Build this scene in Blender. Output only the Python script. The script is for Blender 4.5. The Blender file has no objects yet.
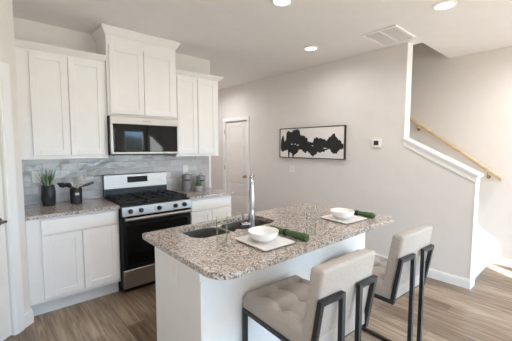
import bpy, bmesh, math, random
from mathutils import Vector, Matrix
random.seed(7)
PI = math.pi
SC = bpy.context.scene
COL = SC.collection

# ------------------------------------------------------------------ camera
cam_d = bpy.data.cameras.new('camera'); cam = bpy.data.objects.new('camera', cam_d); COL.objects.link(cam)
cam_d.sensor_width = 36.0; cam_d.lens = 301.904 / 512 * 36.0; cam_d.clip_start = 0.05; cam_d.clip_end = 200
yaw, pitch, roll = -0.7205939, -0.0786198, 0.002025
cam.location = (-0.9288, -3.72964, 1.49337)
cam.rotation_euler = (Matrix.Rotation(yaw, 3, 'Z') @ Matrix.Rotation(PI / 2 + pitch, 3, 'X') @ Matrix.Rotation(roll, 3, 'Z')).to_euler()
SC.camera = cam

# ------------------------------------------------------------------ world, sun, exposure
EXPOSURE = 0.30
SKY = 19.5
SUN = 110.0
LAMP = 5.0
SC.view_settings.view_transform = 'Standard'; SC.view_settings.look = 'None'
SC.view_settings.gamma = 1; SC.view_settings.use_curve_mapping = False
SC.view_settings.exposure = EXPOSURE
SC.cycles.max_bounces = 10; SC.cycles.diffuse_bounces = 7; SC.cycles.transparent_max_bounces = 12
SC.cycles.caustics_reflective = False; SC.cycles.caustics_refractive = False
SC.cycles.sample_clamp_indirect = 4.0
w = bpy.data.worlds.new('world'); SC.world = w; w.use_nodes = True
nt = w.node_tree; nt.nodes.clear()
tc = nt.nodes.new('ShaderNodeTexCoord'); sx = nt.nodes.new('ShaderNodeSeparateXYZ')
nz = nt.nodes.new('ShaderNodeTexNoise'); nz.inputs['Scale'].default_value = 9; nz.inputs['Detail'].default_value = 5
ma = nt.nodes.new('ShaderNodeMath'); ma.operation = 'MULTIPLY_ADD'; ma.inputs[1].default_value = 0.05; ma.inputs[2].default_value = -0.025
mb = nt.nodes.new('ShaderNodeMath'); mb.operation = 'ADD'
cr = nt.nodes.new('ShaderNodeValToRGB')
bg = nt.nodes.new('ShaderNodeBackground'); out = nt.nodes.new('ShaderNodeOutputWorld')
e = cr.color_ramp.elements
e[0].position = 0.0; e[0].color = (0.34, 0.35, 0.35, 1)
e[1].position = 1.0; e[1].color = (0.5, 0.72, 1.0, 1)
for pos, c in ((0.488, (0.36, 0.38, 0.38)), (0.497, (0.10, 0.12, 0.11)), (0.513, (0.18, 0.21, 0.23)), (0.519, (0.42, 0.68, 1.0)), (0.75, (0.42, 0.68, 1.0))):
    k = e.new(pos); k.color = (*c, 1)
mm = nt.nodes.new('ShaderNodeMath'); mm.operation = 'MULTIPLY_ADD'; mm.inputs[1].default_value = 0.5; mm.inputs[2].default_value = 0.5
L = nt.links.new
L(tc.outputs['Generated'], sx.inputs[0]); L(tc.outputs['Generated'], nz.inputs['Vector'])
L(nz.outputs['Fac'], ma.inputs[0]); L(sx.outputs['Z'], mb.inputs[0]); L(ma.outputs[0], mb.inputs[1])
L(mb.outputs[0], mm.inputs[0]); L(mm.outputs[0], cr.inputs[0]); L(cr.outputs[0], bg.inputs[0]); L(bg.outputs[0], out.inputs[0])
bg.inputs[1].default_value = SKY

sd = bpy.data.lights.new('sun', 'SUN'); sd.energy = SUN; sd.angle = 0.01; sd.color = (0.93, 0.97, 1.0)
so = bpy.data.objects.new('sun', sd); COL.objects.link(so)
so.rotation_euler = Vector((0.5, 0.86, -0.35)).to_track_quat('-Z', 'Y').to_euler(); so.location = (-3, -14, 6)

# room extents
X0, XB, XC = -1.52, 2.80, 3.87      # left wall, picture wall, stair wall
YF, ZC = -9.2, 2.71                 # wall with the windows behind the camera, ceiling height
TW = 0.13                           # wall thickness
# unseen front wall windows placed for daylight, small high one for the sun strip: x0, x1, z0, z1
WINS = [(-1.25, -0.45, 0.75, 2.12), (-0.20, 0.72, 0.06, 2.12), (-0.12, 0.18, 2.30, 2.65), (1.00, 1.75, 0.55, 2.12), (1.98, 2.66, 0.55, 2.12), (2.95, 3.75, 0.55, 2.12)]
SWINS = [(-8.9, -7.3, 0.5, 1.7)]     # unseen window added in the left wall for more daylight: y0, y1, z0, z1
for (a, b, c, d) in SWINS:
    ld = bpy.data.lights.new('window_daylight', 'AREA'); ld.shape = 'RECTANGLE'; ld.size = b - a; ld.size_y = d - c
    ld.cycles.is_portal = True
    lo = bpy.data.objects.new('window_daylight', ld); COL.objects.link(lo)
    lo.location = (X0 - 0.02, (a + b) / 2, (c + d) / 2); lo.rotation_euler = Vector((1, 0, 0)).to_track_quat('-Z', 'Y').to_euler()
CWIN = (-5.7, -4.3, 0.08, 2.1)                    # unseen glazed entry added in the stair wall to brighten the floor there
ld = bpy.data.lights.new('window_daylight', 'AREA'); ld.shape = 'RECTANGLE'; ld.size = CWIN[1] - CWIN[0]; ld.size_y = CWIN[3] - CWIN[2]
ld.cycles.is_portal = True
lo = bpy.data.objects.new('window_daylight', ld); COL.objects.link(lo)
lo.location = (XC + 0.02, (CWIN[0] + CWIN[1]) / 2, (CWIN[2] + CWIN[3]) / 2); lo.rotation_euler = Vector((-1, 0, 0)).to_track_quat('-Z', 'Y').to_euler()
for (a, b, c, d) in WINS:           # portals that guide the daylight through each opening
    ld = bpy.data.lights.new('window_daylight', 'AREA'); ld.shape = 'RECTANGLE'; ld.size = b - a; ld.size_y = d - c
    ld.cycles.is_portal = True
    lo = bpy.data.objects.new('window_daylight', ld); COL.objects.link(lo)
    lo.location = ((a + b) / 2, YF - 0.02, (c + d) / 2); lo.rotation_euler = (PI / 2, 0, 0)   # -Z faces +Y

# ------------------------------------------------------------------ materials
def s2l(c):
    return tuple((v / 255 / 12.92) if v / 255 <= 0.04045 else ((v / 255 + 0.055) / 1.055) ** 2.4 for v in c)

def mat(name, rgb, rough=0.5, metal=0.0, var=0.0, scale=8.0, bump=0.0, bscale=60.0, spec=None, coat=0.0, stretch=None):
    m = bpy.data.materials.new(name); m.use_nodes = True
    n = m.node_tree.nodes; b = n['Principled BSDF']; ln = m.node_tree.links.new
    c = s2l(rgb)
    b.inputs['Base Color'].default_value = (*c, 1); b.inputs['Roughness'].default_value = rough; b.inputs['Metallic'].default_value = metal
    if spec is not None: b.inputs['Specular IOR Level'].default_value = spec
    if coat: b.inputs['Coat Weight'].default_value = coat
    t = n.new('ShaderNodeTexCoord'); v = t.outputs['Object']
    if stretch:
        mp = n.new('ShaderNodeMapping'); mp.inputs['Scale'].default_value = stretch; ln(v, mp.inputs[0]); v = mp.outputs[0]
    z = n.new('ShaderNodeTexNoise'); z.inputs['Scale'].default_value = scale; z.inputs['Detail'].default_value = 4; ln(v, z.inputs['Vector'])
    r = n.new('ShaderNodeValToRGB'); k = max(var, 0.015)
    r.color_ramp.elements[0].position = 0.3; r.color_ramp.elements[1].position = 0.7
    r.color_ramp.elements[0].color = (*[x * (1 - k) for x in c], 1); r.color_ramp.elements[1].color = (*[min(1, x * (1 + k)) for x in c], 1)
    ln(z.outputs['Fac'], r.inputs[0]); ln(r.outputs[0], b.inputs['Base Color'])
    if bump:
        z2 = n.new('ShaderNodeTexNoise'); z2.inputs['Scale'].default_value = bscale; z2.inputs['Detail'].default_value = 3; ln(v, z2.inputs['Vector'])
        bp = n.new('ShaderNodeBump'); bp.inputs['Strength'].default_value = bump; bp.inputs['Distance'].default_value = 0.01
        ln(z2.outputs['Fac'], bp.inputs['Height']); ln(bp.outputs[0], b.inputs['Normal'])
    return m

M = {}
M['wall'] = mat('wall_paint', (226, 221, 216), 0.9, bump=0.03, bscale=180)
M['ceil'] = mat('ceiling_paint', (235, 234, 234), 0.95)
M['white'] = mat('white_cabinet_paint', (236, 234, 231), 0.42)
M['trim'] = mat('white_trim_paint', (240, 239, 237), 0.45)
M['doorp'] = mat('white_door_paint', (236, 232, 226), 0.5)
M['steel'] = mat('brushed_stainless', (156, 150, 144), 0.36, 1.0, 0.06, 6, stretch=(1, 1, 60))
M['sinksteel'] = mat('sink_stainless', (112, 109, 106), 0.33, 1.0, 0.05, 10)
M['chrome'] = mat('polished_chrome', (172, 174, 177), 0.14, 1.0)
M['black'] = mat('black_enamel', (14, 14, 15), 0.35, spec=0.25)
M['iron'] = mat('cast_iron', (24, 23, 23), 0.6, bump=0.15, bscale=200)
M['glassb'] = mat('black_glass', (7, 8, 9), 0.03, spec=0.2)
M['bmetal'] = mat('black_powder_coat', (24, 25, 27), 0.42)
M['matteb'] = mat('matte_black_ceramic', (26, 27, 29), 0.5)
M['plate'] = mat('white_glazed_ceramic', (240, 238, 236), 0.18)
M['plast'] = mat('white_plastic', (238, 236, 232), 0.4)
M['screen'] = mat('dark_screen', (52, 58, 58), 0.2)
M['galv'] = mat('galvanised_metal', (150, 147, 145), 0.5, 0.5, 0.12, 14)
M['concrete'] = mat('grey_concrete_pot', (168, 166, 164), 0.8, 0, 0.08, 20)
M['green'] = mat('green_leaf', (88, 118, 74), 0.5, 0, 0.25, 30)
M['paleg'] = mat('pale_green_leaf', (140, 158, 120), 0.5, 0, 0.25, 30)
M['napkin'] = mat('dark_green_linen', (72, 94, 56), 0.9, 0, 0.2, 80, 0.3, 300)
M['knob'] = mat('dark_knob_metal', (70, 67, 64), 0.35, 0.8)
M['lcd'] = mat('dark_range_display', (34, 35, 37), 0.55, spec=0.15)
M['stone'] = mat('pale_stoneware', (222, 217, 211), 0.4, 0, 0.04, 20)
M['ring'] = mat('black_napkin_ring', (24, 26, 22), 0.6)
M['oak'] = mat('oak_rail', (203, 178, 146), 0.45, 0, 0.15, 6, stretch=(6, 1, 6))
M['carpet'] = mat('white_carpet', (232, 228, 222), 1.0, 0, 0.05, 90, 0.4, 400)
M['brass'] = mat('aged_brass', (170, 140, 90), 0.3, 1.0)
M['nickel'] = mat('dark_nickel', (120, 112, 104), 0.3, 1.0)
M['canvas'] = mat('white_canvas', (235, 231, 228), 0.85, bump=0.05, bscale=300)
M['ink'] = mat('black_ink', (32, 31, 30), 0.8, 0, 0.15, 20)
M['frame'] = mat('black_frame', (34, 29, 27), 0.5)
M['wood'] = mat('light_wood', (205, 182, 150), 0.6, 0, 0.12, 12)
M['soil'] = mat('soil', (60, 48, 40), 1.0, 0, 0.3, 60)
M['toe'] = mat('white_toe_kick_paint', (226, 226, 226), 0.5)
M['seat'] = mat('oatmeal_linen', (176, 168, 160), 0.95, 0, 0.09, 140, 0.25, 500)
M['label'] = mat('cream_label', (214, 208, 196), 0.7)
M['grille'] = mat('vent_shadow_grey', (112, 112, 112), 0.8)

def lamp_mat():
    m = bpy.data.materials.new('lit_lens'); m.use_nodes = True; n = m.node_tree.nodes; b = n['Principled BSDF']
    b.inputs['Base Color'].default_value = (0.9, 0.88, 0.85, 1); b.inputs['Emission Color'].default_value = (1, 0.95, 0.87, 1); b.inputs['Emission Strength'].default_value = 4.0
    return m
M['lens'] = lamp_mat()

def glass_mat(name, tint, refl=0.05):
    m = bpy.data.materials.new(name); m.use_nodes = True; n = m.node_tree.nodes; n.clear(); ln = m.node_tree.links.new
    o = n.new('ShaderNodeOutputMaterial'); mx = n.new('ShaderNodeMixShader'); t = n.new('ShaderNodeBsdfTransparent'); g = n.new('ShaderNodeBsdfGlossy')
    g.inputs['Roughness'].default_value = 0.03; t.inputs[0].default_value = (*tint, 1)
    lw = n.new('ShaderNodeLayerWeight'); lw.inputs['Blend'].default_value = 0.18
    ad = n.new('ShaderNodeMath'); ad.operation = 'MULTIPLY_ADD'; ad.inputs[1].default_value = 0.45; ad.inputs[2].default_value = refl * 0.3
    ln(lw.outputs['Fresnel'], ad.inputs[0]); ln(ad.outputs[0], mx.inputs[0]); ln(t.outputs[0], mx.inputs[1]); ln(g.outputs[0], mx.inputs[2]); ln(mx.outputs[0], o.inputs[0])
    return m
M['pane'] = glass_mat('window_glass', (0.97, 0.99, 0.98))
M['tumbler'] = glass_mat('clear_tumbler_glass', (0.975, 0.985, 0.975))

def granite():
    m = bpy.data.materials.new('speckled_granite'); m.use_nodes = True; n = m.node_tree.nodes; ln = m.node_tree.links.new; b = n['Principled BSDF']
    t = n.new('ShaderNodeTexCoord')
    def vor(scale, stops):
        v = n.new('ShaderNodeTexVoronoi'); v.inputs['Scale'].default_value = scale; v.inputs['Randomness'].default_value = 1
        ln(t.outputs['Object'], v.inputs['Vector']); s = n.new('ShaderNodeSeparateColor'); ln(v.outputs['Color'], s.inputs[0])
        r = n.new('ShaderNodeValToRGB'); r.color_ramp.interpolation = 'CONSTANT'
        el = r.color_ramp.elements; el[0].position = 0; el[0].color = (*s2l(stops[0][1]), 1); el[1].position = stops[1][0]; el[1].color = (*s2l(stops[1][1]), 1)
        for p, c in stops[2:]:
            k = el.new(p); k.color = (*s2l(c), 1)
        ln(s.outputs[0], r.inputs[0]); return r.outputs[0], s.outputs[1]
    a, _ = vor(112, [(0, (52, 48, 48)), (0.15, (196, 182, 168)), (0.32, (188, 170, 153)), (0.46, (218, 210, 202)), (0.62, (138, 128, 124)), (0.78, (190, 170, 154)), (0.90, (32, 31, 34))])
    c, f = vor(255, [(0, (44, 41, 41)), (0.2, (186, 170, 156)), (0.5, (220, 213, 206)), (0.70, (130, 121, 118)), (0.86, (180, 162, 147))])
    mx = n.new('ShaderNodeMix'); mx.data_type = 'RGBA'; mx.inputs[0].default_value = 0.45
    ln(a, mx.inputs[6]); ln(c, mx.inputs[7]); ln(mx.outputs[2], b.inputs['Base Color'])
    b.inputs['Roughness'].default_value = 0.16
    return m
M['granite'] = granite()

def tile():
    m = bpy.data.materials.new('glazed_grey_subway_tile'); m.use_nodes = True; n = m.node_tree.nodes; ln = m.node_tree.links.new; b = n['Principled BSDF']
    t = n.new('ShaderNodeTexCoord'); s = n.new('ShaderNodeSeparateXYZ'); cb = n.new('ShaderNodeCombineXYZ'); ln(t.outputs['Object'], s.inputs[0]); ln(s.outputs['X'], cb.inputs['X']); ln(s.outputs['Z'], cb.inputs['Y'])
    br = n.new('ShaderNodeTexBrick'); br.inputs['Scale'].default_value = 1.0; br.inputs['Brick Width'].default_value = 0.154; br.inputs['Row Height'].default_value = 0.0775
    br.inputs['Mortar Size'].default_value = 0.0018; br.inputs['Mortar Smooth'].default_value = 0.3
    br.inputs['Color1'].default_value = (*s2l((172, 170, 170)), 1); br.inputs['Color2'].default_value = (*s2l((204, 202, 201)), 1); br.inputs['Mortar'].default_value = (*s2l((205, 203, 200)), 1)
    ln(cb.outputs[0], br.inputs['Vector']); ln(br.outputs['Color'], b.inputs['Base Color'])
    b.inputs['Roughness'].default_value = 0.1
    z = n.new('ShaderNodeTexNoise'); z.inputs['Scale'].default_value = 9; z.inputs['Detail'].default_value = 2; ln(t.outputs['Object'], z.inputs['Vector'])
    ad = n.new('ShaderNodeMath'); ad.operation = 'MULTIPLY_ADD'; ad.inputs[1].default_value = -0.5; ln(br.outputs['Fac'], ad.inputs[0]); ln(z.outputs['Fac'], ad.inputs[2])
    bp = n.new('ShaderNodeBump'); bp.inputs['Strength'].default_value = 0.8; bp.inputs['Distance'].default_value = 0.012; ln(ad.outputs[0], bp.inputs['Height']); ln(bp.outputs[0], b.inputs['Normal'])
    return m
M['tile'] = tile()

def planks():
    m = bpy.data.materials.new('wood_plank_floor'); m.use_nodes = True; n = m.node_tree.nodes; ln = m.node_tree.links.new; b = n['Principled BSDF']
    t = n.new('ShaderNodeTexCoord'); s = n.new('ShaderNodeSeparateXYZ'); cb = n.new('ShaderNodeCombineXYZ'); ln(t.outputs['Object'], s.inputs[0]); ln(s.outputs['Y'], cb.inputs['X']); ln(s.outputs['X'], cb.inputs['Y'])
    br = n.new('ShaderNodeTexBrick'); br.inputs['Scale'].default_value = 1; br.inputs['Brick Width'].default_value = 1.22; br.inputs['Row Height'].default_value = 0.152
    br.inputs['Mortar Size'].default_value = 0.0012; br.inputs['Mortar'].default_value = (*s2l((88, 74, 62)), 1); br.offset = 0.37
    br.inputs['Color1'].default_value = (0, 0, 0, 1); br.inputs['Color2'].default_value = (1, 1, 1, 1)
    ln(cb.outputs[0], br.inputs['Vector'])
    mp = n.new('ShaderNodeMapping'); mp.inputs['Scale'].default_value = (14, 1.1, 1); ln(t.outputs['Object'], mp.inputs[0])
    z = n.new('ShaderNodeTexNoise'); z.inputs['Scale'].default_value = 2.2; z.inputs['Detail'].default_value = 6; z.inputs['Roughness'].default_value = 0.65; z.inputs['Distortion'].default_value = 0.6; ln(mp.outputs[0], z.inputs['Vector'])
    sep = n.new('ShaderNodeSeparateColor'); ln(br.outputs['Color'], sep.inputs[0])
    ad = n.new('ShaderNodeMath'); ad.operation = 'MULTIPLY_ADD'; ad.inputs[1].default_value = 0.24; ln(sep.outputs[0], ad.inputs[0]); ln(z.outputs['Fac'], ad.inputs[2])
    r = n.new('ShaderNodeValToRGB'); el = r.color_ramp.elements
    el[0].position = 0.40; el[0].color = (*s2l((80, 62, 46)), 1); el[1].position = 0.88; el[1].color = (*s2l((173, 153, 131)), 1)
    k = el.new(0.60); k.color = (*s2l((121, 101, 81)), 1)
    ln(ad.outputs[0], r.inputs[0])
    mx = n.new('ShaderNodeMix'); mx.data_type = 'RGBA'; ln(br.outputs['Fac'], mx.inputs[0]); ln(r.outputs[0], mx.inputs[6]); mx.inputs[7].default_value = (*s2l((96, 80, 66)), 1)
    ln(mx.outputs[2], b.inputs['Base Color']); b.inputs['Roughness'].default_value = 0.33; b.inputs['Specular IOR Level'].default_value = 0.75
    bp = n.new('ShaderNodeBump'); bp.inputs['Strength'].default_value = 0.12; bp.inputs['Distance'].default_value = 0.004; ln(z.outputs['Fac'], bp.inputs['Height']); ln(bp.outputs[0], b.inputs['Normal'])
    return m
M['floor'] = planks()

# ------------------------------------------------------------------ mesh helpers
def B(): return bmesh.new()

def box(bm, x0, x1, y0, y1, z0, z1, bev=0.0, seg=1):
    vs = [bm.verts.new((x, y, z)) for x in (x0, x1) for y in (y0, y1) for z in (z0, z1)]
    fs = [bm.faces.new([vs[i] for i in q]) for q in ((0, 1, 3, 2), (4, 6, 7, 5), (0, 4, 5, 1), (2, 3, 7, 6), (0, 2, 6, 4), (1, 5, 7, 3))]
    if bev > 0:
        es = list({ed for f in fs for ed in f.edges})
        bmesh.ops.bevel(bm, geom=es, offset=bev, segments=seg, profile=0.5, affect='EDGES')
    return bm

def prism(bm, pts, f0, f1):
    """extrude a polygon given as 3-D points by f0 -> f1 (two functions of point)"""
    a = [bm.verts.new(f0(p)) for p in pts]; b = [bm.verts.new(f1(p)) for p in pts]
    bm.faces.new(a); bm.faces.new(list(reversed(b)))
    n = len(pts)
    for i in range(n): bm.faces.new((a[i], b[i], b[(i + 1) % n], a[(i + 1) % n]))
    return bm

def frame_of(d):
    d = d.normalized(); u = Vector((0, 0, 1)) if abs(d.z) < 0.9 else Vector((1, 0, 0))
    s = d.cross(u).normalized(); return s, s.cross(d).normalized()

def cyl(bm, p0, p1, r0, r1=None, seg=20):
    r1 = r0 if r1 is None else r1
    p0, p1 = Vector(p0), Vector(p1); s, u = frame_of(p1 - p0)
    ring = lambda p, r: [bm.verts.new(p + s * r * math.cos(2 * PI * i / seg) + u * r * math.sin(2 * PI * i / seg)) for i in range(seg)]
    a, b = ring(p0, r0), ring(p1, r1)
    for i in range(seg): bm.faces.new((a[i], a[(i + 1) % seg], b[(i + 1) % seg], b[i]))
    bm.faces.new(list(reversed(a))); bm.faces.new(b)
    return bm

def lathe(bm, prof, c, seg=32, cap0=True, cap1=True):
    """prof: list of (r, z); c: centre"""
    rings = []
    for r, z in prof:
        rings.append([bm.verts.new((c[0] + r * math.cos(2 * PI * i / seg), c[1] + r * math.sin(2 * PI * i / seg), c[2] + z)) for i in range(seg)])
    for a, b in zip(rings, rings[1:]):
        for i in range(seg): bm.faces.new((a[i], a[(i + 1) % seg], b[(i + 1) % seg], b[i]))
    if cap0: bm.faces.new(list(reversed(rings[0])))
    if cap1: bm.faces.new(rings[-1])
    return bm

def tube(bm, pts, r, seg=12, square=False, up=None):
    """sweep a round (or square) section along a polyline with mitred joints"""
    pts = [Vector(p) for p in pts]; n = len(pts); rings = []
    rr = r if isinstance(r, (list, tuple)) else [r] * n
    dirs = [(pts[min(i + 1, n - 1)] - pts[max(i - 1, 0)]).normalized() for i in range(n)]
    seg_d = [(pts[i + 1] - pts[i]).normalized() for i in range(n - 1)]
    s, u = frame_of(seg_d[0])
    if up is not None:
        u = (Vector(up) - seg_d[0] * seg_d[0].dot(Vector(up))).normalized(); s = seg_d[0].cross(u).normalized()
    k = 4 if square else seg
    offs = [(1, 1), (-1, 1), (-1, -1), (1, -1)] if square else [(math.cos(2 * PI * i / seg), math.sin(2 * PI * i / seg)) for i in range(seg)]
    for i in range(n):
        if i > 0:
            q = seg_d[i - 1].rotation_difference(seg_d[min(i, n - 2)])
            s_new, u_new = q @ s, q @ u
        else:
            s_new, u_new = s, u
        nd = (seg_d[max(i - 1, 0)] + seg_d[min(i, n - 2)]).normalized()
        base = seg_d[max(i - 1, 0)]
        ring = []
        for a, b in offs:
            o = s * a * rr[i] + u * b * rr[i]
            t = -o.dot(nd) / max(0.2, base.dot(nd))
            ring.append(bm.verts.new(pts[i] + o + base * t))
        rings.append(ring); s, u = s_new, u_new
    for a, b in zip(rings, rings[1:]):
        for i in range(k): bm.faces.new((a[i], a[(i + 1) % k], b[(i + 1) % k], b[i]))
    bm.faces.new(list(reversed(rings[0]))); bm.faces.new(rings[-1])
    return bm

def thing(name, label, cat, loc=(0, 0, 0), rz=0.0, group=None):
    o = bpy.data.objects.new(name, None); COL.objects.link(o); o.location = loc; o.rotation_euler = (0, 0, rz); o.empty_display_size = 0.1
    o['label'] = label; o['category'] = cat
    if group: o['group'] = group
    return o

def origin(o):
    v = Vector((0, 0, 0))
    while o is not None:
        v += Vector(o.location); o = o.parent
    return v

def obj(name, bm, m, parent=None, smooth=False, world=True, label=None):
    """link a bmesh as ONE mesh object; world=True: vertices are world coordinates and get shifted into the parent's frame"""
    if parent is not None and world:
        bmesh.ops.translate(bm, verts=bm.verts, vec=-origin(parent))
    bmesh.ops.recalc_face_normals(bm, faces=bm.faces)
    me = bpy.data.meshes.new(name); bm.to_mesh(me); bm.free()
    o = bpy.data.objects.new(name, me); COL.objects.link(o); me.materials.append(m)
    if smooth:
        for p in me.polygons: p.use_smooth = True
        me.set_sharp_from_angle(angle=math.radians(38))
    if parent is not None: o.parent = parent
    if label: o['label'] = label
    return o

def tag(o, label, cat, group=None):
    o['label'] = label; o['category'] = cat
    if group: o['group'] = group
    return o

def struct(name, bm, m, parent=None, smooth=False):
    o = obj(name, bm, m, parent, smooth)
    if parent is None: o['kind'] = 'structure'
    return o

# ------------------------------------------------------------------ room shell
struct('floor', box(B(), X0 - .5, XC + .2, YF - .2, 2.7, -0.1, 0.0), M['floor'])
bm = B()
box(bm, X0 - .13, XB + TW, YF - .13, 2.7, ZC, ZC + 0.12)            # over the room
box(bm, XB + TW, XC + .13, YF - .13, -2.28, ZC, ZC + 0.12)          # over the foot of the stairs; open above the flight
struct('ceiling', bm, M['ceil'])
struct('wall_kitchen', box(B(), -0.745, 1.475, 0.0, 0.12, 0, ZC), M['wall'])
bm = B(); box(bm, 1.36, 1.475, 0.12, 2.6, 0, ZC); box(bm, 1.36, XB, 2.6, 2.72, 0, ZC)
struct('wall_hall', bm, M['wall'])
DY0, DY1, DZ = 0.78, 1.49, 2.005     # door leaf in the picture wall
bm = B()
box(bm, XB, XB + TW, -2.165, DY0, 0, ZC); box(bm, XB, XB + TW, DY1, 2.6, 0, ZC); box(bm, XB, XB + TW, DY0, DY1, DZ, ZC)
box(bm, XB + .10, XB + TW, DY0, DY1, 0, DZ)
KZ0, KZ1, KY = 1.585, 1.205, -2.90   # sloping knee wall beside the stairs
prism(bm, [(XB, -2.165, 0), (XB, KY, 0), (XB, KY, KZ1), (XB, -2.165, KZ0)], lambda p: p, lambda p: (p[0] + TW, p[1], p[2]))
struct('wall_right', bm, M['wall'])
bm = B()
box(bm, XC, XC + .13, YF - .13, CWIN[0], 0, 5.4); box(bm, XC, XC + .13, CWIN[1], 3.2, 0, 5.4)
box(bm, XC, XC + .13, CWIN[0], CWIN[1], 0, CWIN[2]); box(bm, XC, XC + .13, CWIN[0], CWIN[1], CWIN[3], 5.4)
bmesh.ops.remove_doubles(bm, verts=bm.verts, dist=1e-5)
struct('wall_stair', bm, M['wall'])
a, b, c, d = CWIN; bm = B(); t_ = .06
box(bm, XC + .04, XC + .10, a, a + t_, c, d); box(bm, XC + .04, XC + .10, b - t_, b, c, d); box(bm, XC + .04, XC + .10, a + t_, b - t_, c, c + t_); box(bm, XC + .04, XC + .10, a + t_, b - t_, d - t_, d)
box(bm, XC + .045, XC + .095, (a + b) / 2 - .04, (a + b) / 2 + .04, c + t_, d - t_)
fr = struct('window_8', bm, M['trim'])  # frame of the added entry glazing, out of view
obj('pane', box(B(), XC + .069, XC + .075, a + t_, (a + b) / 2 - .04, c + t_, d - t_), M['pane'], fr); obj('pane', box(B(), XC + .069, XC + .075, (a + b) / 2 + .04, b - t_, c + t_, d - t_), M['pane'], fr)
bm = B()
box(bm, XB + TW - .1, XB + TW, -2.28, 3.2, ZC + .12, 5.4); box(bm, XB + TW - .1, XC + .13, 3.2, 3.3, 0, 5.4)
box(bm, XB + TW - .1, XC + .13, -2.38, -2.28, ZC + .12, 5.4); box(bm, XB + TW - .1, XC + .13, -2.38, 3.3, 5.4, 5.5)
box(bm, XB, XB + TW, 2.6, 3.2, 0, ZC + .12)
struct('wall_stairwell', bm, M['wall'])
# angled pantry wall with its door, and the left wall running back past the camera
P0 = Vector((-0.742, -0.63, 0)); PD = Vector((-0.70711, -0.70711, 0)); PN = Vector((0.70711, -0.70711, 0))   # along, out into the room
def pw(bm, s0, s1, n0, n1, z0, z1, bev=0.0):
    vs = []
    for s in (s0, s1):
        for n_ in (n0, n1):
            for z in (z0, z1): vs.append(bm.verts.new(P0 + PD * s + PN * n_ + Vector((0, 0, z))))
    fs = [bm.faces.new([vs[i] for i in q]) for q in ((0, 1, 3, 2), (4, 6, 7, 5), (0, 4, 5, 1), (2, 3, 7, 6), (0, 2, 6, 4), (1, 5, 7, 3))]
    if bev: bmesh.ops.bevel(bm, geom=list({ed for f in fs for ed in f.edges}), offset=bev, segments=2, profile=.5, affect='EDGES')
PS0, PS1, PZ = 0.172, 0.93, 2.03
bm = B()
pw(bm, 0, PS0, -.1, 0, 0, ZC); pw(bm, PS1, 1.10, -.1, 0, 0, ZC); pw(bm, PS0, PS1, -.1, 0, PZ, ZC)
struct('wall_pantry', bm, M['wall'])
struct('wall_pantry_return', box(B(), -0.86, -0.742, -.63, 0.0, 0, ZC), M['wall'])
bm = B()
ys = sorted({YF, -1.40} | {v for q in SWINS for v in q[:2]})
for ya, yb in zip(ys, ys[1:]):
    hit = [q for q in SWINS if q[0] < (ya + yb) / 2 < q[1]]
    if hit: box(bm, X0 - .12, X0, ya, yb, 0, hit[0][2]); box(bm, X0 - .12, X0, ya, yb, hit[0][3], ZC)
    else: box(bm, X0 - .12, X0, ya, yb, 0, ZC)
struct('wall_left', bm, M['wall'])
for i, (a, b, c, d) in enumerate(SWINS):
    bm = B(); t_ = .05
    box(bm, X0 - .10, X0 - .04, a, a + t_, c, d); box(bm, X0 - .10, X0 - .04, b - t_, b, c, d); box(bm, X0 - .10, X0 - .04, a + t_, b - t_, c, c + t_); box(bm, X0 - .10, X0 - .04, a + t_, b - t_, d - t_, d)
    box(bm, X0 - .09, X0 - .05, a + t_, b - t_, (c + d) / 2 - .02, (c + d) / 2 + .02)
    fr = struct('window_%d' % (i + 7), bm, M['trim'])  # frame of the added left wall window, out of view
    obj('pane', box(B(), X0 - .075, X0 - .069, a + t_, b - t_, c + t_, d - t_), M['pane'], fr)
bm = B()                                                            # front wall with the window openings
xs = sorted({X0 - .12, XC} | {v for q in WINS for v in q[:2]})
zs = sorted({0, ZC} | {v for q in WINS for v in q[2:]})
for xa, xb in zip(xs, xs[1:]):
    for za, zb in zip(zs, zs[1:]):
        cx, cz = (xa + xb) / 2, (za + zb) / 2
        if not any(a < cx < b and c < cz < d for a, b, c, d in WINS): box(bm, xa, xb, YF - .13, YF, za, zb)
bmesh.ops.remove_doubles(bm, verts=bm.verts, dist=1e-5)
struct('wall_front', bm, M['wall'])
for i, (a, b, c, d) in enumerate(WINS):
    bm = B(); t_ = .05
    box(bm, a, a + t_, YF - .10, YF - .04, c, d); box(bm, b - t_, b, YF - .10, YF - .04, c, d)
    box(bm, a + t_, b - t_, YF - .10, YF - .04, c, c + t_); box(bm, a + t_, b - t_, YF - .10, YF - .04, d - t_, d)
    if d - c > 1.2: box(bm, a + t_, b - t_, YF - .09, YF - .05, (c + d) / 2 - .02, (c + d) / 2 + .02)
    fr = struct('window_%d' % (i + 1), bm, M['trim'])
    obj('pane', box(B(), a + t_, b - t_, YF - .075, YF - .069, c + t_, d - t_), M['pane'], fr)

# baseboards and trims
def board(bm, x0, x1, y0, y1, h=.10): box(bm, x0, x1, y0, y1, 0, h - .012); return box(bm, x0 + (.004 if x1 - x0 < .03 else 0), x1, y0, y1, h - .012, h)
bm = B(); box(bm, XB - .014, XB, KY, DY0 - .075, 0, .085); box(bm, XB - .009, XB, KY, DY0 - .075, .085, .10)
box(bm, XB - .014, XB, DY1 + .075, 2.6, 0, .10); box(bm, XB - .014, XB + TW + .014, KY - .014, KY, 0, .085); box(bm, XB - .009, XB + TW + .009, KY - .009, KY, .085, .10)
struct('baseboard_right', bm, M['trim'])
bm = B(); 
for ya, yb in ((YF, CWIN[0] - .02), (CWIN[1] + .02, -2.97)): box(bm, XC - .014, XC, ya, yb, 0, .085); box(bm, XC - .009, XC, ya, yb, .085, .10)
struct('baseboard_stair', bm, M['trim'])
bm = B(); pw(bm, -0.014, 0.078, 0, .014, 0, .10); pw(bm, -0.009, 0.078, 0, .009, .10, .125)
struct('baseboard_pantry', bm, M['trim'])
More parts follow.
